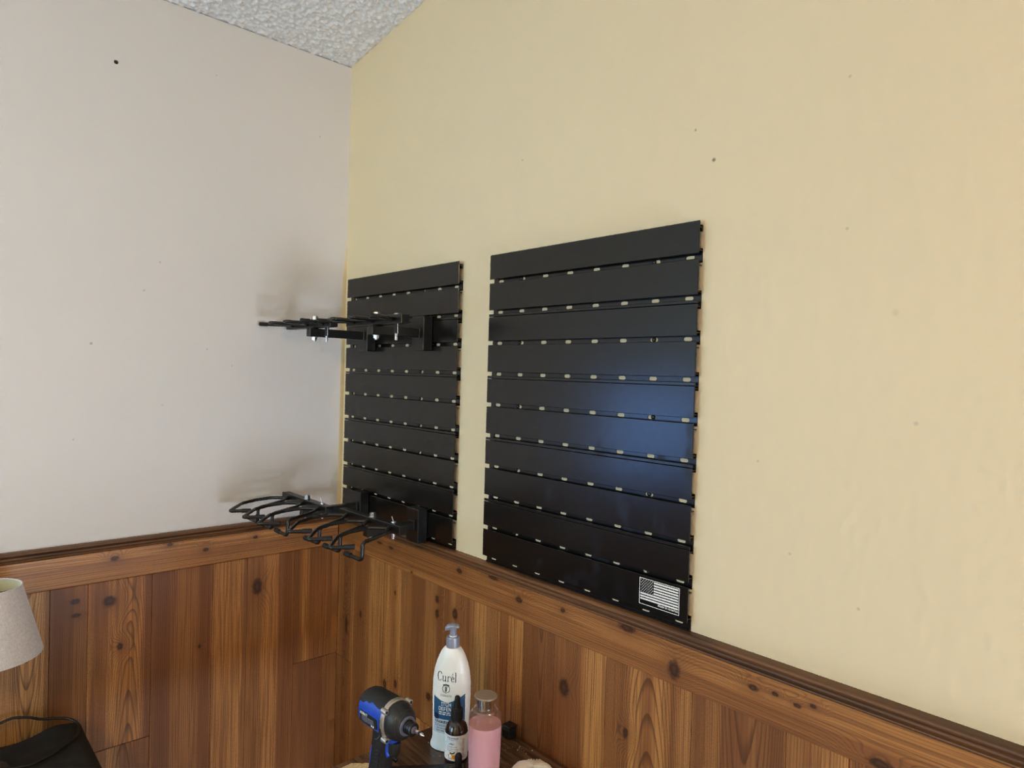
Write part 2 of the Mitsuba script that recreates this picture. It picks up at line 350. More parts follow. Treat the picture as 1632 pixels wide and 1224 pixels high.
for i in range(len(JR) - 1):
    e = ENDS_R.get(i)
    if e:
        plank('trim_1', 'R', JR[i], JR[i + 1], e, ZF); plank('trim_1', 'R', JR[i], JR[i + 1], .09, e)
    else: plank('trim_1', 'R', JR[i], JR[i + 1], .09, ZF)
for i in range(len(JL) - 1):
    e = ENDS_L.get(i)
    if e:
        plank('trim_2', 'L', JL[i], JL[i + 1], e, ZF); plank('trim_2', 'L', JL[i], JL[i + 1], .09, e)
    else: plank('trim_2', 'L', JL[i], JL[i + 1], .09, ZF)
def hboard(parent, wall, s0, s1, z0, z1, th, pid):
    m = box(.002, th, s0, s1, z0, z1, .0016) if wall == 'R' else box(s0, s1, .002, th, z0, z1, .0016)
    uv = np.stack([pid + .9 * (m.vertices[:, 2] - z0) / (z1 - z0) + .001, m.vertices[:, 0]], -1)
    part(parent, 'frieze_board', m, 'mat_frieze', False, uv=uv)
hboard('trim_1', 'R', .0120, 2.2, ZF + .0008, ZRB, .0120, 203); hboard('trim_1', 'R', 2.2015, RY, ZF + .0008, ZRB, .0120, 205)
hboard('trim_2', 'L', .0121, 1.9, ZF + .0008, ZRB, .0120, 207); hboard('trim_2', 'L', 1.9015, RX, ZF + .0008, ZRB, .0120, 211)
prof = [(0, 1.2502), (.0120, 1.2502), (.0150, 1.2494), (.0172, 1.2474), (.0176, 1.2452), (.0162, 1.2432), (.0128, 1.2416), (.0104, 1.2396), (.0098, 1.2372), (.0106, 1.2350), (.0130, 1.2338), (.0160, 1.2332), (.0166, 1.2318), (.0158, 1.2303), (0, 1.2303)]
def rail(parent, wall, L):
    n = len(prof); V = []
    for e in (0, 1):
        for (d, z) in prof:
            s = L if e else d           # mitred in the corner
            V.append([d, s, z] if wall == 'R' else [s, d, z])
    F = []
    for j in range(n - 1):
        F += [[j, j + 1, n + j + 1], [j, n + j + 1, n + j]]
    m = trimesh.Trimesh(np.array(V), np.array(F), process=False)
    if wall == 'R': m.invert()
    part(parent, 'cap_rail', m, 'mat_rail', 50)
rail('trim_1', 'R', RY); rail('trim_2', 'L', RX)
for par, wl_ in (('trim_1', 'R'), ('trim_2', 'L')):
    part(par, 'base_board', box(.002, .014, .0145, RY, 0, .089, .003) if wl_ == 'R' else box(.015, RX, .002, .014, 0, .089, .003), 'mat_rail', False)

# ------------------------------------------------------------------ slatted steel panels
PITCH, NS, SY = .0618, 10, .0623
D = .0128                                     # front of the slats, from the wall
def slot_poly(c, z, L=.0154, h=.0062):
    return sg.LineString([(c - L / 2 + h / 2, z), (c + L / 2 - h / 2, z)]).buffer(h / 2, 6)
def steel_panel(label, y_first, screws):
    t = thing('slatted_panel', label, 'wall panel', 'black slatted wall panels')
    y0, y1 = y_first - .0219, y_first + 7 * SY + .0219
    zrow = [1.8167 - PITCH * k for k in range(NS)]
    ztop = 1.8696
    for k in range(NS):
        zt_ = ztop if k == 0 else zrow[k - 1] - .0040
        zb_ = zrow[k] + .0042
        joint = k in (2, 4, 6, 8)             # where one sheet laps the next
        sl = [box(D - .0022, D, y0, y1, zb_, zt_ - (.0056 if joint else 0), .0006)]
        if joint: sl.append(box(D - .0030, D - .0003, y0, y1, zt_ - .0048, zt_, .0005))
        sl.append(box(.002, D - .001, y0 + .001, y1 - .001, zb_ + .0042, zb_ + .0058))      # folded returns to the wall
        sl.append(box(.002, D - .001, y0 + .001, y1 - .001, zt_ - .0100, zt_ - .0084))
        part(t, 'slat', sl, 'mat_panel_black', False)
    part(t, 'top_hem', box(.001, .0045, y0 + .001, y1 - .001, ztop - .0150, ztop - .0050, .0005), 'mat_panel_black', False)
    for k in range(NS):
        lo, hi = (zrow[k] - .0085, zrow[k] + .0125)
        if k in (1, 3, 5, 7): lo, hi = zrow[k] - .0165, zrow[k] + .0115
        if k == 9: lo = 1.2502
        pol = sg.box(y0 + .001, lo, y1 - .001, hi)
        for j in range(8): pol = pol.difference(slot_poly(y_first + j * SY, zrow[k]))
        fl = [extrude(pol, .0012).apply_transform(frame([.0003, 0, 0], [0, 1, 0], [0, 0, 1], [1, 0, 0]))]
        if k == 9: fl.append(box(.0013, .0040, y0 + .001, y1 - .001, 1.2502, 1.2536, .0006))
        part(t, 'slotted_flange', fl, 'mat_panel_black', False)
        for (kk, j, off) in screws:
            if kk == k:
                sc = lathe([(0, .0022), (.0022, .0021), (.0034, .0014), (.0038, 0), (0, 0)], 14)
                part(t, 'screw', sc.apply_transform(frame([.0014, y_first + j * SY + off, zrow[k] + .0004], [0, 1, 0], [0, 0, 1], [1, 0, 0])), 'mat_screw_black', True)
    return t
YR, YL = .6347, .0528
PANEL_R = steel_panel('black slatted steel panel with a white flag decal, farther from the corner', YR,
                      [(0, 1, -.003), (0, 6, -.004), (2, 1, -.003), (2, 6, .0), (4, 1, -.003), (4, 6, .003), (6, 1, -.003), (6, 6, .0), (8, 1, -.003), (8, 6, .004)])
PANEL_L = steel_panel('black slatted steel panel in the corner that carries the four pronged racks', YL,
                      [(k, 5, d) for k, d in ((0, 0), (2, 0), (3, -.003), (4, -.003), (5, -.003), (6, -.003), (7, -.003), (8, -.003))] + [(k, 0, -.003) for k in (0, 2, 4, 6, 7, 8)])
# flag decal on the lowest slat: thin white vinyl
FY0, FY1, FZ0, FZ1 = 1.0036, 1.0783, 1.2722, 1.3142
fw_, fh_ = FY1 - FY0, FZ1 - FZ0
DM = frame([D + .0001, 0, 0], [0, 1, 0], [0, 0, 1], [1, 0, 0])
bd = .0010
decal = part(PANEL_R, 'flag_decal', extrude(sg.box(FY0, FZ0, FY1, FZ1).difference(sg.box(FY0 + bd, FZ0 + bd, FY1 - bd, FZ1 - bd)), .0003).apply_transform(DM), 'mat_decal_white', False, 'thin white outline and white printed flag decal')
ix0, ix1, iz0, iz1 = FY0 + .0022, FY1 - .0022, FZ0 + .0020, FZ1 - .0022
st = (iz1 - iz0) / 9
cw = ix0 + .36 * (ix1 - ix0)
for r in range(9):
    z1 = iz1 - r * st; z0 = z1 - st * .62
    xa = cw if r < 5 else ix0
    if r == 8: continue
    part(decal, 'stripe', extrude(sg.box(xa, z0, ix1, z1), .0003).apply_transform(DM), 'mat_decal_white', False)
stars = []
for r in range(9):
    for c in range(6 if r % 2 == 0 else 5):
        sx = ix0 + .0012 + (c + (.5 if r % 2 else 0)) * (cw - ix0 - .0032) / 5; sz = iz1 - .0006 - r * (st * 5 - .0022) / 8
        stars.append(sg.Polygon([(sx + (.00105 if i % 2 == 0 else .00048) * math.sin(i * math.pi / 5), sz + (.00105 if i % 2 == 0 else .00048) * math.cos(i * math.pi / 5)) for i in range(10)]))
part(decal, 'stars', extrude(sg.MultiPolygon(stars), .0003).apply_transform(DM), 'mat_decal_white', False)
tm = meshkit.text_mesh('Made In America', .0031, .0003, True); wtx = tm.bounds[1][0]
tm.apply_scale([(.52 * (ix1 - ix0)) / wtx, 1, 1]); tm.apply_translation([ix1 - .52 * (ix1 - ix0), iz1 - 8 * st - st * .62 + .0004, 0])
part(decal, 'lettering', tm.apply_transform(DM), 'mat_decal_white', False)

# ------------------------------------------------------------------ pronged racks on the left panel
def rack(label, ya, yc, xb, swing, z_post, lower, x_arm, name='pronged_rack', yb=None):
    """A bracket post hooked into the panel, a square arm out from it and a cross bar with three forks on the arm's end."""
    t = thing(name, label, 'wall rack', None)
    zp0, zp1 = z_post, z_post + .0760
    part(t, 'bracket', [box(D + .0003, .0380, ya - .0235, ya + .0235, zp0, zp1, .0016)] + [box(.0036, D + .002, ya - .0190, ya + .0190, z - .0016, z + .0016, .0005) for z in ((1.6931, 1.7549) if not lower else (1.2605, 1.3225))], 'mat_steel_black', False)
    za = zp0 + .0285
    part(t, 'arm', [box(.0375, x_arm, ya - .0098, ya + .0098, za, za + .0192, .0014), box(.0375, .0405, ya - .0115, ya + .0115, za - .0016, za + .0208, .0012)], 'mat_steel_black', False)
    zb0 = za + .0206; zb1 = zb0 + .0192; zm = (zb0 + zb1) / 2
    c, s = math.cos(swing), math.sin(swing)
    M = frame([xb, yc, 0], [c, s, 0], [-s, c, 0], [0, 0, 1])      # local: x out of the wall, y along the bar
    L = .117
    def P(*q): return (M @ np.array([*q, 1.0]))[:3]
    part(t, 'crossbar', [xf(box(-.0096, .0096, -L, L, zb0, zb1, .0013), M), cyl(.0085, [xb, yb or ya, za + .019], [xb, yb or ya, zb0 + .001], 20)], 'mat_steel_black', False)
    by = yb or ya
    bo = [hexnut(.0072, .0085, [xb, by, zb1 + .0045], .3), lathe([(0, .0010), (.0085, .0010), (.0085, 0), (0, 0)], 20, [xb, by, zb1]), cyl(.0036, [xb, by, za - .010], [xb, by, zb1 + .0095], 12)]
    part(t, 'bolt', bo, 'mat_zinc', False, 'bright zinc pivot bolt')
    part(t, 'nut', [hexnut(.0065, .0062, [xb, by, za - .0040], .1), lathe([(0, .001), (.008, .001), (.008, 0), (0, 0)], 20, [xb, by, za - .0009])], 'mat_zinc', False, 'bright zinc nut')
    # locking pin near the bar's free end with its wire clip
    px, py, _ = P(-.001, L - .036, 0)
    pin = part(t, 'locking_pin', [cyl(.0030, [px, py, zb0 - .0330 if not lower else zb0 - .014], [px, py, zb1 + .0030], 12), lathe([(0, .0016), (.0052, .0012), (.0055, 0), (0, 0)], 16, [px, py, zb1 + .001])], 'mat_zinc', False, 'bright locking pin')
    if not lower: part(t, 'pin_sleeve', cyl(.0050, [px, py, zb0 - .0195], [px, py, zb0 + .001], 14), 'mat_rubber', 30)
    zk = zb0 - .0265 if not lower else zb0 - .012
    a = np.array([px, py, zk]); d1 = np.array([c * .3 - s, s * .3 + c, 0]) * .7
    loop = [a - d1 * .010, a + d1 * .010, a + d1 * .017 + [0, 0, .010], a + d1 * .014 + [0, 0, .026], a + d1 * .004 + np.array([.006, 0, .046])]
    part(pin, 'wire_clip', tube(fillet(loop, .006), .0011, 8), 'mat_zinc', True)
    R = .0038
    ks = (-.081, 0.0, .081)
    if lower:
        for k in ks:
            a = [(.0085, k - .001, zm), (.014, k + .003, zm), (.044, k + .0345, zm), (.080, k + .0455, zm - .003), (.106, k + .0525, zm - .005), (.1065, k + .0525, zm - .0385), (.1065, k - .006, zm - .0375)]
            path = fillet([P(*v) for v in a], [.006, .010, .03, .009, .009])
            w = part(t, 'wire_prong', tube(path, R, 10), 'mat_wire_black', True)
            part(w, 'rubber_tip', tube([P(.1065, k + .012, zm - .0376), P(.1065, k - .0075, zm - .03745), P(.1065, k - .0088, zm - .0374)], [R + .0011, R + .0011, R], 10), 'mat_rubber', True)
            b = [(.0085, k + .001, zm), (.012, k - .002, zm), (.040, k - .0300, zm - .001), (.080, k - .0315, zm - .003), (.114, k - .0240, zm - .006), (.148, k + .0120, zm - .009), (.163, k + .0300, zm - .010), (.124, k + .0500, zm - .010)]
            path = fillet([P(*v) for v in b], [.006, .010, .03, .03, .03, .006])
            w = part(t, 'wire_prong', tube(path, R, 10), 'mat_wire_black', True)
            q0, q1 = P(.163, k + .03, zm - .010), P(.124, k + .05, zm - .010); dd = (q1 - q0) / np.linalg.norm(q1 - q0)
            part(w, 'rubber_tip', tube([q1 - dd * .018, q1 + dd * .0012, q1 + dd * .0022], [R + .0011, R + .0011, R], 10), 'mat_rubber', True)
            part(t, 'weld', trimesh.creation.icosphere(2, .0050).apply_transform(frame(P(.0105, k, zm), [c * .8, s * .8, 0], [-s, c, 0], [0, 0, 1])), 'mat_wire_black', True)
    else:
        o = .082
        for i, k in enumerate(ks):
            part(t, 'weld', trimesh.creation.icosphere(2, .0050).apply_transform(frame(P(.0105, k, zm), [c * .8, s * .8, 0], [-s, c, 0], [0, 0, 1])), 'mat_wire_black', True)
            if i < 2:
                n = k + .081
                a = [(.0085, k + .001, zm), (.014, k + .004, zm), (.042, k + .0325, zm), (.060, k + .0325, zm), (o, k + .0325, zm), (o + .0005, n - .0325, zm), (.060, n - .0325, zm), (.042, n - .0325, zm), (.014, n - .004, zm), (.0085, n - .001, zm)]
                part(t, 'wire_prong', tube(fillet([P(*v) for v in a], [.006, .012, .05, .0085, .0085, .05, .012, .006]), R, 10), 'mat_wire_black', True)
        for k, sg_ in ((ks[0], -1), (ks[2], 1)):
            a = [(.0085, k + sg_ * .001, zm), (.014, k + sg_ * .004, zm), (.042, k + sg_ * .0325, zm), (.077, k + sg_ * .0330, zm)]
            w = part(t, 'wire_prong', tube(fillet([P(*v) for v in a], [.006, .012]), R, 10), 'mat_wire_black', True)
            part(w, 'rubber_tip', tube([P(.059, k + sg_ * .033, zm), P(.0780, k + sg_ * .033, zm), P(.0792, k + sg_ * .033, zm)], [R + .0012, R + .0012, R * .9], 10), 'mat_rubber', True)
    return t
rack('upper black pronged rack nearer the corner, its tips against the off white wall', .157, .126, .160, 0.0, 1.6788, False, .181, yb=.148)
rack('upper black pronged rack farther from the corner, flat prongs over the panel', .398, .390, .139, -.02, 1.6788, False, .158, yb=.392)
rack('lower black pronged rack in the corner with drooping hooked prongs', .143, .1275, .161, 0.0, 1.2500, True, .181, yb=.1300)
rack('lower black pronged rack right of the corner, hooked prongs over the frieze board', .396, .3860, .1365, .045, 1.2500, True, .156, yb=.392)

# ------------------------------------------------------------------ table in the corner
TZ = .9427
t = thing('wooden_table', 'dark brown wooden table in the corner under the black panels', 'table')
part(t, 'tabletop', box(.0135, .62, .5965, 1.50, TZ - .028, TZ, .003), 'mat_table', False)
for (x, y) in ((.05, .63), (.58, .63), (.05, 1.465), (.58, 1.465)):
    part(t, 'leg', box(x - .025, x + .025, y - .025, y + .025, 0, TZ - .028, .003), 'mat_table', False)
part(t, 'apron', [box(.555, .575, .656, 1.44, TZ - .11, TZ - .028, .002), box(.076, .554, .62, .64, TZ - .11, TZ - .028, .002), box(.076, .554, 1.455, 1.475, TZ - .11, TZ - .028, .002)], 'mat_table', False)

# ------------------------------------------------------------------ lotion bottle
def bars(n, w, h, gap, jit, cx, z, seed=0):
    """rows of tiny unreadable print as broken dashes, centred on cx"""
    rr = random.Random(seed); out = []
    for i in range(n):
        x = cx - w / 2 * (1 - jit * rr.random()); end = cx + w / 2 * (1 - jit * rr.random())
        while x < end:
            l = min(end - x, h * (1.2 + 2.5 * rr.random())); out.append(sg.box(x, z - i * gap - h, x + l, z - i * gap)); x += l + h * .7
    return extrude(sg.MultiPolygon(out), .0002)
BC = np.array([.1339, .6793, TZ])
look = np.array([.755, .655, 0]); look /= np.linalg.norm(look)     # front of the label
yaw = -.07
look = np.array([look[0] * math.cos(yaw) - look[1] * math.sin(yaw), look[0] * math.sin(yaw) + look[1] * math.cos(yaw), 0])
bx = np.array([-look[1], look[0], 0])                              # to the right as seen from the front
BM = frame(BC, bx, [0, 0, 1], look)                                # local: x right, y up, z towards the viewer
BW = [(0, .0350), (.0015, .0372), (.005, .0380), (.009, .0375), (.014, .0352), (.020, .0340), (.06, .0345), (.10, .0356), (.125, .0354), (.145, .0328), (.160, .0288), (.172, .0240), (.180, .0200), (.1855, .0155), (.1875, .0120), (.1885, .0)]
def bw(z): return np.interp(z, [a for a, _ in BW[:-1]], [b for _, b in BW[:-1]])
def bd_(z): return np.interp(z, [0, .0015, .014, .02, .10, .145, .172, .1855, .1875], [.0185, .0198, .0190, .0190, .0215, .0205, .0165, .0130, .0115])
n = 56; th = np.arange(n) * 2 * math.pi / n; V = []
zs = np.unique(np.concatenate([[a for a, _ in BW[:-1]], np.linspace(.014, .18, 34)]))
for z in zs:
    V.append(np.stack([bw(z) * np.sign(np.cos(th)) * np.abs(np.cos(th)) ** .92, np.full(n, z), bd_(z) * np.sin(th)], -1))
def skin(V, n, flip=False):
    R_ = len(V); V = np.concatenate(V); F = []
    for i in range(R_ - 1):
        for j in range(n):
            k = (j + 1) % n; F += [[i * n + j, (i + 1) * n + j, (i + 1) * n + k], [i * n + j, (i + 1) * n + k, i * n + k]]
    c0, c1 = V[:n].mean(0), V[-n:].mean(0); V = np.vstack([V, c0, c1]); b = R_ * n
    for j in range(n):
        k = (j + 1) % n; F += [[b, j, k], [b + 1, (R_ - 1) * n + k, (R_ - 1) * n + j]]
    m = trimesh.Trimesh(V, np.array(F), process=False)
    if m.volume < 0: m.invert()
    return m
t = thing('lotion_bottle', 'tall white lotion bottle with grey pump and blue label on the table', 'bottle')
part(t, 'body', xf(skin(V, n), BM), 'mat_white_plastic', 40)
part(t, 'collar', xf(lathe([(0, 0), (.0122, 0), (.0124, .002), (.0124, .0165), (.0116, .0185), (.0075, .019), (0, .019)], 36), frame(BC + [0, 0, .1870], bx, -look, [0, 0, 1])), 'mat_silver_plastic', 30, 'silver grey pump collar')
part(t, 'neck_ring', lathe([(0, 0), (.0070, 0), (.0070, .0014), (0, .0014)], 24, BC + [0, 0, .2060]), 'mat_white_plastic', 30)
hd = [lathe([(0, 0), (.0062, 0), (.0062, .012), (.0085, .0155), (.0090, .018), (.006, .0205), (0, .0212)], 28, BC + [0, 0, .2074])]
sp = np.array([-.93, -.10, 0]) ; sp = bx * -.95 + look * .30; sp /= np.linalg.norm(sp)
pts = []
for (d_, z_, w_, h_) in ((-.010, .2240, .0075, .0030), (.002, .2255, .0090, .0040), (.010, .2240, .0068, .0036), (.0145, .2205, .0045, .0030), (.0155, .2175, .0030, .0020)):
    for q in np.linspace(0, 2 * math.pi, 12, endpoint=False):
        side = np.cross([0, 0, 1], sp); pts.append(BC + sp * d_ + side * w_ * math.cos(q) + np.array([0, 0, z_ + h_ * math.sin(q)]))
hd.append(trimesh.Trimesh(np.array(pts), process=False).convex_hull)
part(t, 'pump_head', hd, 'mat_silver_plastic', 50, 'silver grey pump head with spout')
def conform(m, eps=.00025):
    m = m.copy(); m = m.subdivide_to_size(.006) if len(m.faces) < 3000 else m
    v = m.vertices.copy(); w = bw(v[:, 1]); dd = bd_(v[:, 1])
    u = np.clip(np.abs(v[:, 0]) / w, 0, .995) ** (1 / .92)
    v[:, 2] = dd * np.sqrt(1 - u ** 2) + eps + np.clip(v[:, 2], 0, 1) * .3
    m.vertices = v; return xf(m, BM)
def on_label(name, m, mat, eps=.00025, label=None, parent=None):
    return part(parent or t, name, conform(m, eps), mat, False, label)
def grid_poly(poly, cell=.003):
    x0, y0, x1, y1 = poly.bounds; out = []
    for a in np.arange(x0, x1, cell):
        for b in np.arange(y0, y1, cell):
            g = poly.intersection(sg.box(a, b, a + cell, b + cell))
            for gg in getattr(g, 'geoms', [g]):
                if gg.geom_type == 'Polygon' and gg.area > 1e-10: out.append(gg)
    return trimesh.util.concatenate([trimesh.creation.extrude_polygon(g, .0001, engine='earcut') for g in out])
xs = np.linspace(-.0290, .0290, 30)
wave = [(x, .1005 - .0080 * math.sin((x + .029) / .058 * math.pi * 1.08) + .006 * max(0, x) / .029) for x in xs]
blue = sg.Polygon(wave + [(.029, .060), (-.029, .060)])
lab = part(t, 'label', conform(grid_poly(blue), .0002), 'mat_label_blue', False, 'blue wavy label band with white lettering')
on_label('lower_label', grid_poly(sg.box(-.029, .0335, .029, .060)), 'mat_label_grey', .0002)
def txt(s, h, cx, z, wide=None, bold=False, left=None):
    m = meshkit.text_mesh(s, h, .0003, bold); w = m.bounds[1][0] - m.bounds[0][0]
    if wide: m.apply_scale([wide / w, 1, 1]); w = wide
    m.apply_translation([(cx - w / 2 if left is None else left) - m.bounds[0][0], z, 0]); return m
cxl = -.0045
# brand lettering in a slim serif: hairline horizontals, strong stems
def serif_curel(h):
    P_, st_ = [], .0017
    def ring(cx, cy, rx, ry, wx, wy):
        wy = max(wy, .0008); c = sg.Point(0, 0).buffer(1, 24); return sa.translate(sa.scale(c, rx, ry), cx, cy).difference(sa.translate(sa.scale(c, rx - wx, ry - wy), cx, cy))
    x = 0; H = h; xh = h * .60
    C = ring(H * .36, H * .5, H * .36, H * .52, st_ * 1.25, .0008).difference(sg.box(H * .52, H * .20, H, H * .76))
    P_.append(C.union(sg.box(H * .56, H * .70, H * .60, H * .98))); x = H * .78
    u = sg.box(x, xh * .2, x + st_, xh).union(sg.box(x - st_ * .5, xh - .0008, x + st_, xh)).union(sg.box(x + xh * .62, 0, x + xh * .62 + st_, xh)).union(sg.box(x + xh * .62 - st_ * .5, xh - .0008, x + xh * .62, xh)).union(sg.box(x + xh * .62, 0, x + xh * .62 + st_ * 1.7, .0008))
    u = u.union(ring(x + xh * .34, xh * .30, xh * .34, xh * .32, st_, .0006).intersection(sg.box(x, -1, x + xh * .68, xh * .3))); P_.append(u); x += xh * .62 + st_ + h * .22
    r_ = sg.box(x, 0, x + st_, xh).union(sg.box(x - st_ * .6, 0, x + st_ * 1.8, .0008)).union(sg.box(x - st_ * .6, xh - .0008, x, xh)).union(ring(x + xh * .36, xh * .58, xh * .34, xh * .44, .0006, .0006).intersection(sg.box(x, xh * .7, x + xh * .55, H))).union(sg.Point(x + xh * .52, xh * .88).buffer(st_ * .62)); P_.append(r_); x += xh * .60 + h * .10
    e = ring(x + xh * .36, xh * .5, xh * .36, xh * .52, st_, .0005).difference(sg.box(x + xh * .42, xh * .24, x + H, xh * .50)).union(sg.box(x + st_ * .5, xh * .50, x + xh * .70, xh * .50 + .0009)); P_.append(e)
    P_.append(sa.rotate(sg.box(x + xh * .30, xh * 1.18, x + xh * .42, xh * 1.62), -28)); x += xh * .76 + h * .10
    l = sg.box(x, 0, x + st_, H * 1.05).union(sg.box(x - st_ * .6, 0, x + st_ * 1.6, .0005)).union(sg.box(x - st_ * .6, H * 1.05 - .0005, x, H * 1.05)); P_.append(l)
    return so.unary_union(P_)
cu = serif_curel(.0165); b0 = cu.bounds
cu = sa.translate(sa.scale(cu, .0365 / (b0[2] - b0[0]), 1, origin=(0, 0)), 0, 0); b0 = cu.bounds
cu = sa.translate(cu, cxl - (b0[0] + b0[2]) / 2, .1300)
on_label('brand_lettering', extrude(cu, .0003), 'mat_ink', .0003, 'slim dark serif brand lettering')
ring_ = sg.Point(0, 0).buffer(.0072, 24).difference(sg.Point(0, 0).buffer(.0063, 24))
staff = [sg.box(-.0004, -.0055, .0004, .0052)]
for i in range(3):
    staff.append(sg.Point(0, .0028 - .0027 * i).buffer(.0022 - .0003 * i, 12).difference(sg.Point(0, .0028 - .0027 * i).buffer(.0014 - .0003 * i, 12)))
leafs = [sa.rotate(sa.translate(sa.scale(sg.Point(0, 0).buffer(1, 10), .0030, .0011), s_ * .0035, .0080), -12 * s_, origin=(0, .0078)) for s_ in (-1, 1)] + [sg.box(-.0004, .007, .0004, .0100)]
emb = so.unary_union([ring_] + staff + leafs)
on_label('emblem', extrude(sa.translate(emb, cxl - .0005, .1165), .0003), 'mat_ink', .0003, 'small round staff emblem')
on_label('small_print', bars(2, .0215, .0011, .0021, .05, cxl, .1060, 3), 'mat_ink_grey', .0003)
on_label('lettering', txt('ITCH', .0066, 0, .0853, .0185, True, left=-.0135), 'mat_decal_white', .0004, parent=lab)
on_label('lettering', txt('DEFENSE', .0066, 0, .0765, .0340, True, left=-.0185), 'mat_decal_white', .0004, parent=lab)
on_label('lettering', bars(2, .034, .0019, .0036, .12, -.002, .0742, 5), 'mat_decal_white', .0004, parent=lab)
on_label('badge', extrude(sg.box(-.027, .0590, -.0185, .0688), .0003), 'mat_label_navy', .0004, parent=lab)
on_label('small_print', bars(2, .050, .0015, .0024, .02, -.001, .0570, 8), 'mat_ink', .0004)
on_label('small_print', bars(2, .050, .0013, .0024, .1, -.001, .0505, 9), 'mat_ink_grey', .0004)
on_label('small_print', bars(2, .050, .0021, .0044, .3, -.001, .0440, 10), 'mat_ink_grey', .0004)

# ------------------------------------------------------------------ amber dropper bottle
DC = np.array([.1485, .7150, TZ])
dl = np.array([.745, .667, 0]); dr_ = np.array([-dl[1], dl[0], 0])
t = thing('dropper_bottle', 'small amber dropper bottle with white lemon label in front of the lotion bottle', 'bottle')
part(t, 'body', lathe([(0, 0), (.0185, 0), (.0200, .0015), (.0203, .004), (.0203, .0500), (.0196, .0560), (.0170, .0630), (.0125, .0680), (.0095, .0700), (.0088, .0735), (0, .0735)], 48, DC), 'mat_amber', 40)
part(t, 'cap', lathe([(0, .0720), (.0106, .0720), (.0108, .0735), (.0108, .0890), (.0100, .0905), (.0070, .0912), (.0062, .0935), (0, .0935)], 36, DC), 'mat_rubber', 30)
part(t, 'dropper_bulb', lathe([(0, .0912), (.0062, .0912), (.0064, .0950), (.0054, .1010), (.0050, .1080), (.0043, .1115), (.0024, .1133), (0, .1137)], 28, DC), 'mat_rubber', 60)
def wrap(m, R0, C0, f, eps):
    m = m.copy(); v = m.vertices.copy(); a = v[:, 0] / R0; r_ = R0 + eps
    r0 = np.array([-f[1], f[0], 0])
    m.vertices = C0 + np.sin(a)[:, None] * r_ * r0 + np.cos(a)[:, None] * r_ * np.array(f) + v[:, 1:2] * np.array([0, 0, 1.0]); return m
lab = part(t, 'label', wrap(grid_poly(sg.box(-.050, .0065, .050, .0510), .0035), .0203, DC, dl, .00015), 'mat_label_white', False, 'white paper label')
def onl(name, m, mat, eps=.0003): part(lab, name, wrap(m, .0203, DC, dl, eps), mat, False)
onl('lettering', txt('Lemon', .0030, -.005, .0350, .0095, True), 'mat_ink')
onl('small_print', bars(1, .022, .0011, .002, .05, -.003, .0470, 1), 'mat_ink')
onl('small_print', bars(1, .018, .0007, .002, .05, -.003, .0440, 2), 'mat_ink_grey')
onl('small_print', bars(1, .018, .0010, .002, .1, -.004, .0315, 3), 'mat_ink_grey')
onl('small_print', bars(2, .022, .0010, .0030, .1, -.003, .0275, 4), 'mat_ink_grey')
onl('small_print', extrude(sg.MultiPolygon([sg.box(.0150, .012 + .0013 * i, .0190, .0125 + .0013 * i) for i in range(26)]), .0002), 'mat_ink_grey')
onl('fruit_picture', extrude(sg.Point(-.0065, .0145).buffer(.0047, 20), .0002), 'mat_orange')
onl('fruit_picture', extrude(sg.Point(.0000, .0138).buffer(.0044, 20), .0002), 'mat_orange_pale', .0004)
onl('fruit_picture', extrude(sg.Point(.0000, .0138).buffer(.0034, 20), .0002), 'mat_orange', .0005)
onl('leaf_picture', extrude(so.unary_union([sa.rotate(sa.scale(sg.Point(-.001, .0205).buffer(.003, 10), 1, .45), 35), sa.rotate(sa.scale(sg.Point(-.0055, .0200).buffer(.0026, 10), 1, .4), -30)]), .0002), 'mat_leaf', .0005)

# ------------------------------------------------------------------ pink toner bottle
PC = np.array([.1715, .8190, TZ]); pl = np.array([.745, .667, 0])
t = thing('toner_bottle', 'clear bottle of pink toner with silver cap, right of the dropper bottle', 'bottle')
part(t, 'pink_liquid', lathe([(0, 0), (.0215, 0), (.0232, .0015), (.0240, .006), (.0262, .0600), (.0271, .1090), (.0268, .1140)], 56, PC), 'mat_pink', 40, 'milky pink liquid')
part(t, 'liquid_surface', lathe([(.0268, .1140), (.0262, .1143), (0, .1138)], 48, PC), 'mat_pink_top', 40)
part(t, 'shoulder', lathe([(.0268, .1135), (.0270, .1240), (.0262, .1290), (.0240, .1325), (.0205, .1340), (.0195, .1355), (.0200, .1375), (.0185, .1395), (.0145, .1400)], 56, PC), 'mat_clear', 60, 'clear empty shoulder of the bottle')
part(t, 'shoulder_ring', lathe([(.0192, .1352), (.0206, .1346), (.0210, .1364), (.0202, .1380), (.0190, .1374), (.0192, .1352)], 48, PC), 'mat_glass', 60)
cp = part(t, 'cap', lathe([(0, .1605), (.0180, .1605), (.0190, .1595), (.0190, .1580), (.0182, .1576), (0, .1576)], 48, PC), 'mat_cap_beige', 30, 'flat beige silver cap top')
part(cp, 'clear_sleeve', lathe([(.0186, .1576), (.0186, .1405), (.0178, .1400)], 48, PC), 'mat_clear', 60)
part(cp, 'chrome_insert', lathe([(0, .1576), (.0150, .1576), (.0150, .1480), (.0140, .1470), (.0140, .1380), (.0125, .1370), (0, .1370)], 40, PC), 'mat_chrome', 30, 'chrome insert inside the cap')
def onp(name, m, mat): part(t, name, wrap(m, .0250, PC, pl, .0006), mat, False)
onp('lettering', txt('TONIQUE', .0042, -.004, .0330, .022), 'mat_pink_ink'); onp('lettering', txt('CONFORT', .0042, -.004, .0262, .022), 'mat_pink_ink')

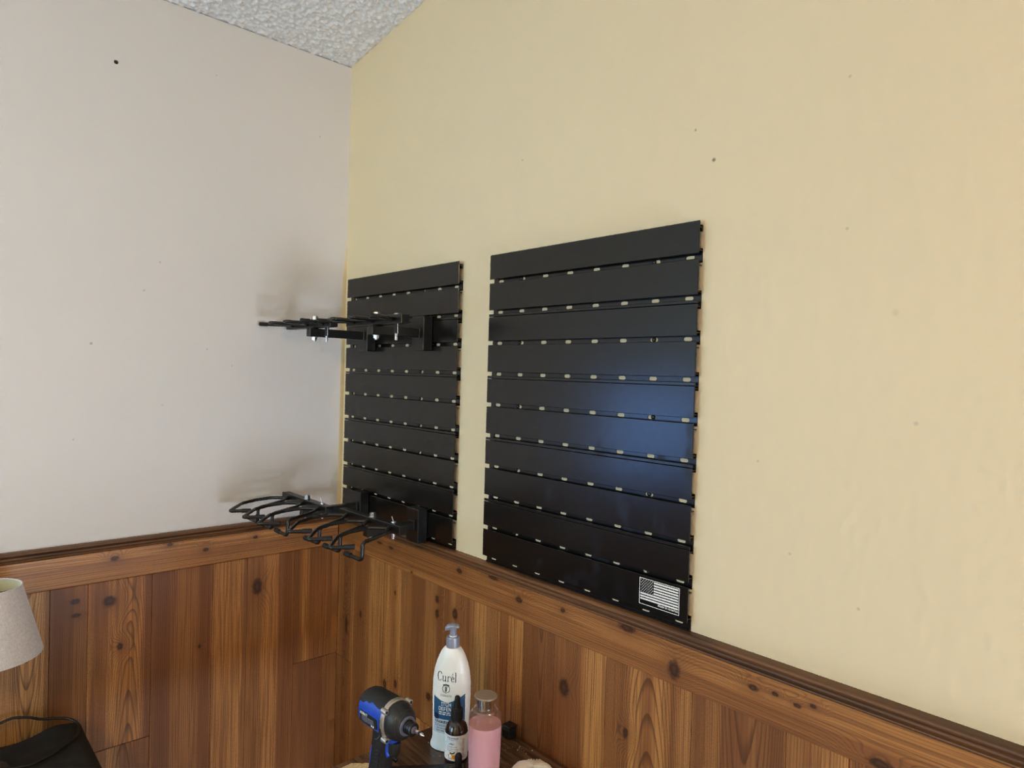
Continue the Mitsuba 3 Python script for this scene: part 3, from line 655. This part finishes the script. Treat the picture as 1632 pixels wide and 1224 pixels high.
# ------------------------------------------------------------------ impact driver (local: x along the tool's axis to the nose, y to its left, z up)
DS = .785
dc = np.array([.3342, .7903, 1.1085]); ang = math.radians(95)
ax_ = np.array([math.cos(ang), math.sin(ang), 0]); ay_ = np.array([-ax_[1], ax_[0], 0])
IM = frame(dc, ax_ * DS, ay_ * DS, [0, 0, DS])
t = thing('impact_driver', 'blue and black cordless impact driver standing upright on the table', 'power tool')
def ring_loft(secs, n=40, pw=2.4):
    th = np.arange(n) * 2 * math.pi / n; V = []
    for (x, cz, ry, rz) in secs:
        c_, s_ = np.cos(th), np.sin(th)
        V.append(np.stack([np.full(n, x), ry * np.sign(c_) * np.abs(c_) ** (2 / pw), cz + rz * np.sign(s_) * np.abs(s_) ** (2 / pw)], -1))
    return skin(V, n)
def add(name, m, mat, smooth=40, label=None, parent=None):
    if isinstance(m, list): m = trimesh.util.concatenate(m)
    return part(parent or t, name, xf(m, IM), mat, smooth, label)
add('motor_housing', ring_loft([(-.0680, 0, .0270, .0300), (-.0660, 0, .0305, .0335), (-.058, 0, .0318, .0350), (-.010, 0, .0318, .0355), (.010, 0, .0315, .0352), (.014, 0, .030, .034)]), 'mat_blue', 40, 'blue motor housing')
def cut(m, *bs):
    M_ = m3.Manifold(m3.Mesh(np.asarray(m.vertices, np.float32), np.asarray(m.faces, np.uint32)))
    for b in bs: M_ = M_ ^ m3.Manifold(m3.Mesh(np.asarray(b.vertices, np.float32), np.asarray(b.faces, np.uint32)))
    o = M_.to_mesh(); return trimesh.Trimesh(o.vert_properties[:, :3], o.tri_verts, process=False)
shellm = ring_loft([(-.0695, 0, .0255, .0295), (-.0675, 0, .0312, .0345), (-.058, 0, .0330, .0366), (-.010, 0, .0330, .0370), (.010, 0, .0328, .0368), (.013, 0, .031, .035)])
topo = sg.Polygon([(-.072, .0195), (-.052, .0195), (-.046, .0245), (-.036, .0225), (-.030, .0270), (-.006, .0225), (.014, .0245), (.014, .05), (-.072, .05)])
tb = extrude(topo, .12).apply_transform(frame([0, .06, 0], [1, 0, 0], [0, 0, 1], [0, -1, 0]))
if tb.volume < 0: tb.invert()
add('top_grip', cut(shellm, tb), 'mat_grip', 30, 'black rubber top cover')
add('rear_cap', ring_loft([(-.0745, -.002, .0200, .024), (-.0735, -.002, .0250, .0290), (-.0700, -.001, .0285, .0325), (-.0668, 0, .0295, .0330)]), 'mat_grip', 40, 'black rear cap')
for s_ in (-1, 1):
    pts2 = sg.Polygon([(-.058, -.014), (-.058, .005), (-.004, .002), (-.004, -.016), (-.014, -.018), (-.048, -.017)])
    mm = extrude(pts2, .0016)
    mm.apply_transform(frame([0, s_ * .0317 - (.0004 if s_ > 0 else -.0004), 0], [1, 0, 0], [0, 0, 1], [0, -1, 0]) if s_ < 0 else frame([0, .0313 + .0016, 0], [1, 0, 0], [0, 0, 1], [0, -1, 0]))
    pn = add('name_plate', mm, 'mat_grip', False, 'black name plate with pale print')
    if s_ < 0:
        b1 = bars(4, .042, .0012, .0026, .25, -.031, -.0030, 12); b1.apply_transform(frame([0, -.0334, 0], [1, 0, 0], [0, 0, 1], [0, -1, 0])); add('small_print', b1, 'mat_ink_grey', False, parent=pn)
        l1 = txt('KOBALT', .0046, 0, -.0012, .023, True, left=-.056); l1.apply_transform(frame([0, -.0334, 0], [1, 0, 0], [0, 0, 1], [0, -1, 0])); add('lettering', l1, 'mat_decal_white', False, parent=pn)
        l2 = trimesh.util.concatenate([extrude(sg.Point(-.018, -.0140).buffer(.0016, 8), .0003), extrude(sg.box(-.0145, -.0157, -.0115, -.0125), .0003)]); l2.apply_transform(frame([0, -.0334, 0], [1, 0, 0], [0, 0, 1], [0, -1, 0])); add('marks', l2, 'mat_decal_white', False, parent=pn)
    add('side_rib', box(.0035, .0105, s_ * .0322 - .0014, s_ * .0322 + .0014, -.022, .008, .001), 'mat_grip', False)
# aluminium collar with its screw ears
col = ring_loft([(.0065, 0, .0335, .0375), (.0075, 0, .0342, .0382), (.0155, 0, .0340, .0380), (.0170, 0, .0325, .0365)], pw=2.2)
add('gear_collar', col, 'mat_alu', 40, 'silver aluminium collar')
for (y, z) in ((-.0290, .0250), (.0290, .0250), (-.0270, -.0300), (.0270, -.0300)):
    e = add('screw_ear', tube([[.009, y, z], [.0210, y, z], [.0222, y, z]], [.0054, .0054, .0046], 16), 'mat_alu', 40, 'silver screw ear')
    add('screw', cyl(.0028, [.0218, y, z], [.0230, y, z], 12), 'mat_screw_black', 30, parent=e)
add('nose_cover', ring_loft([(.0170, 0, .0305, .0345), (.0190, 0, .0315, .0355), (.0270, -.0005, .0312, .0348), (.0360, -.001, .0285, .0315), (.0420, -.001, .0245, .0265), (.0460, -.001, .0210, .0225), (.0465, -.001, .0195, .0210)], pw=2.2), 'mat_nose_rubber', 40, 'black rubber nose cover')
add('nose_band', ring_loft([(.0400, -.001, .0262, .0284), (.0410, -.001, .0264, .0286), (.0420, -.001, .0252, .0272)], pw=2.0), 'mat_grip', 40)
add('nose_ring', ring_loft([(.0460, -.001, .0182, .0182), (.0490, -.001, .0182, .0182), (.0502, -.001, .0170, .0170)], pw=2), 'mat_ring_grey', 30, 'grey ring around the chuck')
ch = add('chuck', ring_loft([(0.0495, -.001, .0130, .0130), (0.0555, -.001, .0128, .0128), (0.0564, -.001, .0118, .0118), (0.0615, -.001, .0116, .0116), (0.0624, -.001, .0126, .0126), (0.0667, -.001, .0122, .0122), (0.0676, -.001, .0105, .0105)], pw=2), 'mat_steel_black', 30, 'black bit chuck')
add('chuck_ring', ring_loft([(0.0672, -.001, .0068, .0068), (0.0684, -.001, .0066, .0066), (0.0686, -.001, .0050, .0050)], pw=2), 'mat_ring_grey', 30, parent=ch)
hexm = trimesh.creation.cylinder(.0036, .015, sections=6); hexm.apply_transform(trimesh.transformations.rotation_matrix(math.pi / 2, [0, 1, 0])); hexm.apply_translation([0.0744, 0, -.001])
bt = add('driver_bit', [hexm], 'mat_steel', False, 'bright steel screwdriver bit')
add('bit_neck', ring_loft([(0.0809, -.001, .0034, .0034), (0.0822, -.001, .0022, .0022), (0.0873, -.001, .0022, .0022), (0.0882, -.001, .0030, .0030)], 16, 2), 'mat_screw_black', 30, parent=bt)
add('bit_tip', ring_loft([(0.0878, -.001, .0034, .0034), (0.0912, -.001, .0034, .0034), (0.0946, -.001, .0020, .0020), (0.0977, -.001, .0009, .0009)], 12, 2), 'mat_steel', 30, parent=bt)
zb0_ = (TZ - dc[2]) / DS
# handle: slants back a little towards the battery
def hand(x, z, rx, ry): return (x, z, rx, ry)
def vloft(secs, n=32, pw=2.6):
    th = np.arange(n) * 2 * math.pi / n; V = []
    for (x, z, rx, ry) in secs:
        c_, s_ = np.cos(th), np.sin(th)
        V.append(np.stack([x + rx * np.sign(c_) * np.abs(c_) ** (2 / pw), ry * np.sign(s_) * np.abs(s_) ** (2 / pw), np.full(n, z)], -1))
    return skin(V, n)
add('handle', vloft([(-.0200, -.022, .0260, .0200), (-.0225, -.036, .0230, .0190), (-.0250, -.050, .0212, .0186), (-.0280, -.075, .0212, .0190), (-.0310, -.100, .0216, .0194), (-.0330, -.118, .0225, .0200), (-.0340, -.126, .0230, .0205), (-.0360, zb0_ + .045, .0240, .0210)]), 'mat_grip', 50, 'black rubber handle')
for s_ in (-1, 1):
    blk_ = sg.Polygon([(-.036, -.066), (-.0305, -.062), (-.0300, -.072), (-.0335, -.112), (-.0410, -.116), (-.0395, -.088)])
    mm = extrude(blk_, .0030); mm.apply_transform(frame([-.004, s_ * .0162 + .0015, 0], [1, 0, 0], [0, 0, 1], [0, -1, 0])); add('handle_inlay', mm, 'mat_blue', False, 'blue inlay on the handle')
    dots = []
    for i in range(5):
        for j in range(3):
            dots.append(trimesh.creation.icosphere(1, .0024).apply_transform(frame([-.0255 + .0062 * j - .0012 * i - .0015, s_ * .0182, -.072 - .0078 * i + (.0035 if j % 2 else 0)], [1, 0, 0], [0, .6, 0], [0, 0, 1])))
    add('grip_dots', dots, 'mat_steel_black', True)
    seam = tube(fillet([[-.040, s_ * .0150, -.046], [-.022, s_ * .0192, -.047], [-.012, s_ * .0178, -.036], [-.015, s_ * .0190, -.028]], .008), .0007, 6); add('grip_seam', seam, 'mat_ring_grey', True)
add('trigger_guard', [vloft([(.0030, -.0335, .0200, .0150), (.0010, -.0400, .0215, .0152), (-.0010, -.0440, .0190, .0145)], 28), tube(fillet([[-.0020, 0, -.040], [-.0060, 0, -.055], [-.0060, 0, -.070], [.0000, 0, -.0760]], .012), .0085, 12)], 'mat_blue', 40, 'blue trigger housing')
add('work_light', box(.0150, .0205, -.0050, .0050, -.0425, -.0375, .001), 'mat_blue_dark', False)
add('trigger', vloft([(.0110, -.0440, .0140, .0085), (.0120, -.052, .0130, .0090), (.0105, -.062, .0125, .0090), (.0090, -.070, .0110, .0080), (.0085, -.0725, .0080, .006)], 24), 'mat_nose_rubber', 50, 'black trigger')
zb = (TZ - dc[2]) / DS
add('battery', [box(-.066, .022, -.030, .030, zb, zb + .034, .006), box(-.060, .016, -.026, .026, zb + .034, zb + .046, .004)], 'mat_grip', False, 'black battery pack')

# ------------------------------------------------------------------ small things on the table
t = thing('small_black_box', 'small black box against the wood paneling behind the pink toner bottle', 'box')
part(t, 'body', box(.0150, .0370, .7110, .7330, TZ, TZ + .0200, .003), 'mat_black_plastic', False)
part(t, 'lid', box(.0145, .0375, .7105, .7335, TZ + .0200, TZ + .0240, .002), 'mat_steel_black', False)
# pleated white puff
t = thing('pleated_shell', 'white pleated scallop shaped ornament on the table at the bottom edge', 'ornament')
nth, nr = 220, 26; V, F = [], []
for i in range(nr):
    f_ = i / (nr - 1)
    for j in range(nth):
        a = 2 * math.pi * j / nth
        pl_ = .5 + .5 * math.cos(34 * a + 1.5 * math.sin(3 * a)); sc = 1 + .07 * math.cos(5 * a + .6) + .035 * (pl_ - .5)
        r_ = .043 * math.sin(f_ * math.pi / 2) ** .9 * (1 + (sc - 1) * f_)
        z_ = .030 * math.cos(f_ * math.pi / 2) ** .8 + .0030 * pl_ * math.sin(f_ * math.pi) - .004 * f_ + .0012 * math.sin(11 * a) * f_
        V.append([r_ * math.cos(a), r_ * math.sin(a), max(0, z_)])
    if i:
        for j in range(nth):
            k = (j + 1) % nth; F += [[(i - 1) * nth + j, i * nth + j, i * nth + k], [(i - 1) * nth + j, i * nth + k, (i - 1) * nth + k]]
m = trimesh.Trimesh(np.array(V), np.array(F), process=False); m.apply_translation([.0930, .8560, TZ])
part(t, 'dome', m, 'mat_shell', True)
# tan cork coaster behind the driver's handle
t = thing('cork_coaster', 'rough tan cork coaster on the table behind the impact driver', 'coaster')
a = np.linspace(0, 2 * math.pi, 60, endpoint=False); rr = .045 + .0015 * np.sin(9 * a) + .001 * np.sin(23 * a + 1)
part(t, 'disc', extrude(sg.Polygon(np.stack([rr * np.cos(a), rr * np.sin(a)], -1)), .006).apply_transform(frame([.3180, .6640, TZ], [1, 0, 0], [0, 1, 0], [0, 0, 1])), 'mat_tan', False)
# spare rack piece: flat black bar with an upturned rubber tipped prong and a small hook
t = thing('spare_rack_bar', 'loose black bar with upturned rubber tipped prong in front of the dropper bottle', 'metal bar')
u_ = np.array([-.075, .054, 0]); u_ /= np.linalg.norm(u_); v_ = np.array([u_[1], -u_[0], 0]) * -1
o_ = np.array([.1760, .7570, TZ])
BMx = frame(o_, u_, np.cross([0, 0, 1], u_), [0, 0, 1])
part(t, 'bar', xf(box(-.135, .012, -.028, .008, 0, .0165, .002), BMx), 'mat_steel_black', False)
w = part(t, 'prong', xf(tube(fillet([[-.02, .0, .014], [.0, .0, .015], [.0, .0, .034]], .006), .0042, 12), BMx), 'mat_wire_black', True)
part(w, 'rubber_tip', xf(tube([[0, 0, .016], [0, 0, .033], [0, 0, .0368], [0, 0, .0380]], [.0062, .0062, .0045, .002], 16), BMx), 'mat_rubber', True)
part(t, 'hook', xf(tube(fillet([[-.112, 0, .012], [-.118, .0, .028], [-.109, .0, .034], [-.105, 0, .028]], .005), .0036, 10), BMx), 'mat_wire_black', True)
# crumbs of drywall dust
dots = []
for i in range(46):
    x, y = (.06 + .12 * rng.random(), .60 + .24 * rng.random()) if i < 26 else (.02 + .05 * rng.random(), .73 + .06 * rng.random())
    c_ = trimesh.creation.icosphere(0, .0004 + .0009 * rng.random() ** 3); c_.apply_transform(np.diag([1, 1, .6, 1])); c_.apply_translation([x, y, TZ + .0003]); dots.append(c_)
scene['drywall_crumbs'] = mikit.ply(trimesh.util.concatenate(dots), 'mat_dust')
labels['drywall_crumbs'] = {'label': 'scattered pale drywall crumbs on the dark table around the bottles', 'category': 'crumbs', 'kind': 'stuff'}

# ------------------------------------------------------------------ lamp and black cabinet at the left
NZ = .8826
t = thing('black_cabinet', 'black cloth covered cabinet under the lamp in the lower left corner', 'cabinet')
part(t, 'body', box(.606, 1.25, .022, .33, 0, NZ - .014, .008), 'mat_black_plastic', False)
NXg, NYg = 60, 36
gx, gy = np.meshgrid(np.linspace(.6005, 1.256, NXg), np.linspace(.0185, .336, NYg), indexing='ij')
gp = np.stack([gx, gy, np.zeros_like(gx)], -1)
ed = np.minimum.reduce([gx - .6005, 1.256 - gx, gy - .0185, .336 - gy])
gz = NZ - .004 + .020 * np.exp(-((gx - .648) / .030) ** 2) * np.exp(-gy / .05) + .008 * np.exp(-((gx - .61) / .02) ** 2) * np.exp(-gy / .05) + .006 * (meshkit.fbm(gp * 14, 3, 8) - .5) + .0 * ed - .012 * np.exp(-ed / .006)
idx = np.arange(NXg * NYg).reshape(NXg, NYg); q = np.stack([idx[:-1, :-1], idx[1:, :-1], idx[1:, 1:], idx[:-1, 1:]], -1).reshape(-1, 4)
tp = trimesh.Trimesh(np.stack([gx, gy, gz], -1).reshape(-1, 3), np.vstack([q[:, [0, 1, 2]], q[:, [0, 2, 3]]]), process=False)
sk = []
for (xa, xb, ya, yb) in ((.600, .606, .0185, .336), (1.250, 1.256, .0185, .336), (.600, 1.256, .330, .336), (.6, 1.256, .0185, .0225)):
    sk.append(box(xa, xb, ya, yb, NZ - .16, NZ - .014, .001))
part(t, 'cloth_cover', [tp] + sk, 'mat_black_cloth', True, 'wrinkled black cloth cover')
LC = np.array([.7750, .1510, 0])
t = thing('table_lamp', 'table lamp with grey linen shade at the left edge', 'lamp')
Z0, Z1, R0, R1 = 1.1030, 1.2268, .0875, .0545
part(t, 'shade', lathe([(R0 - .0015, Z0), (R0, Z0), (R0 + .0004, Z0 + .001), (R1 + .0004, Z1 - .001), (R1, Z1), (R1 - .0015, Z1)], 72, LC), 'mat_linen', 40, 'grey woven linen shade')
part(t, 'shade_lining', lathe([(R1 - .0016, Z1), (R0 - .0016, Z0)], 72, LC), 'mat_shade_lining', 40, 'pale yellow shade lining')
part(t, 'shade_rim', [tube(np.stack([LC[0] + (R1 - .0006) * np.cos(np.linspace(0, 2 * math.pi, 61)), LC[1] + (R1 - .0006) * np.sin(np.linspace(0, 2 * math.pi, 61)), np.full(61, Z1)], -1), .0016, 8)], 'mat_linen', True)
part(t, 'base', lathe([(0, NZ + .0035), (.040, NZ + .0035), (.042, NZ + .008), (.038, NZ + .014), (.016, NZ + .020), (.013, NZ + .030), (.018, NZ + .06), (.022, NZ + .10), (.018, NZ + .15), (.011, NZ + .18), (.010, NZ + .19), (0, NZ + .19)], 48, LC), 'mat_lamp_base', 50)
part(t, 'socket', lathe([(0, NZ + .188), (.014, NZ + .188), (.014, NZ + .235), (0, NZ + .235)], 24, LC), 'mat_steel_black', 30)
part(t, 'bulb', lathe([(0, NZ + .233), (.012, NZ + .235), (.016, NZ + .255), (.022, NZ + .275), (.018, NZ + .296), (0, NZ + .304)], 28, LC), 'mat_label_white', 60)
part(t, 'shade_spider', [tube([[LC[0] - R1, LC[1], Z1 - .012], [LC[0] + R1, LC[1], Z1 - .012]], .0012, 6), tube([[LC[0], LC[1] - R1, Z1 - .012], [LC[0], LC[1] + R1, Z1 - .012]], .0012, 6)], 'mat_steel_black', False)
cpts = [(.90, .030, .905), (.80, .030, .915), (.738, .030, .924), (.718, .030, .9285), (.690, .030, .920), (.672, .030, .910), (.650, .032, .906), (.625, .036, .900), (.610, .060, .8925), (.622, .105, .8890), (.664, .140, .8865), (.70, .155, .8850), (.735, .151, .8880)]
sp_ = fillet(cpts, .03, 5)
part(t, 'cord', tube(sp_, .0026, 8), 'mat_black_plastic', True, 'black cord arching over the back edge of the cabinet')
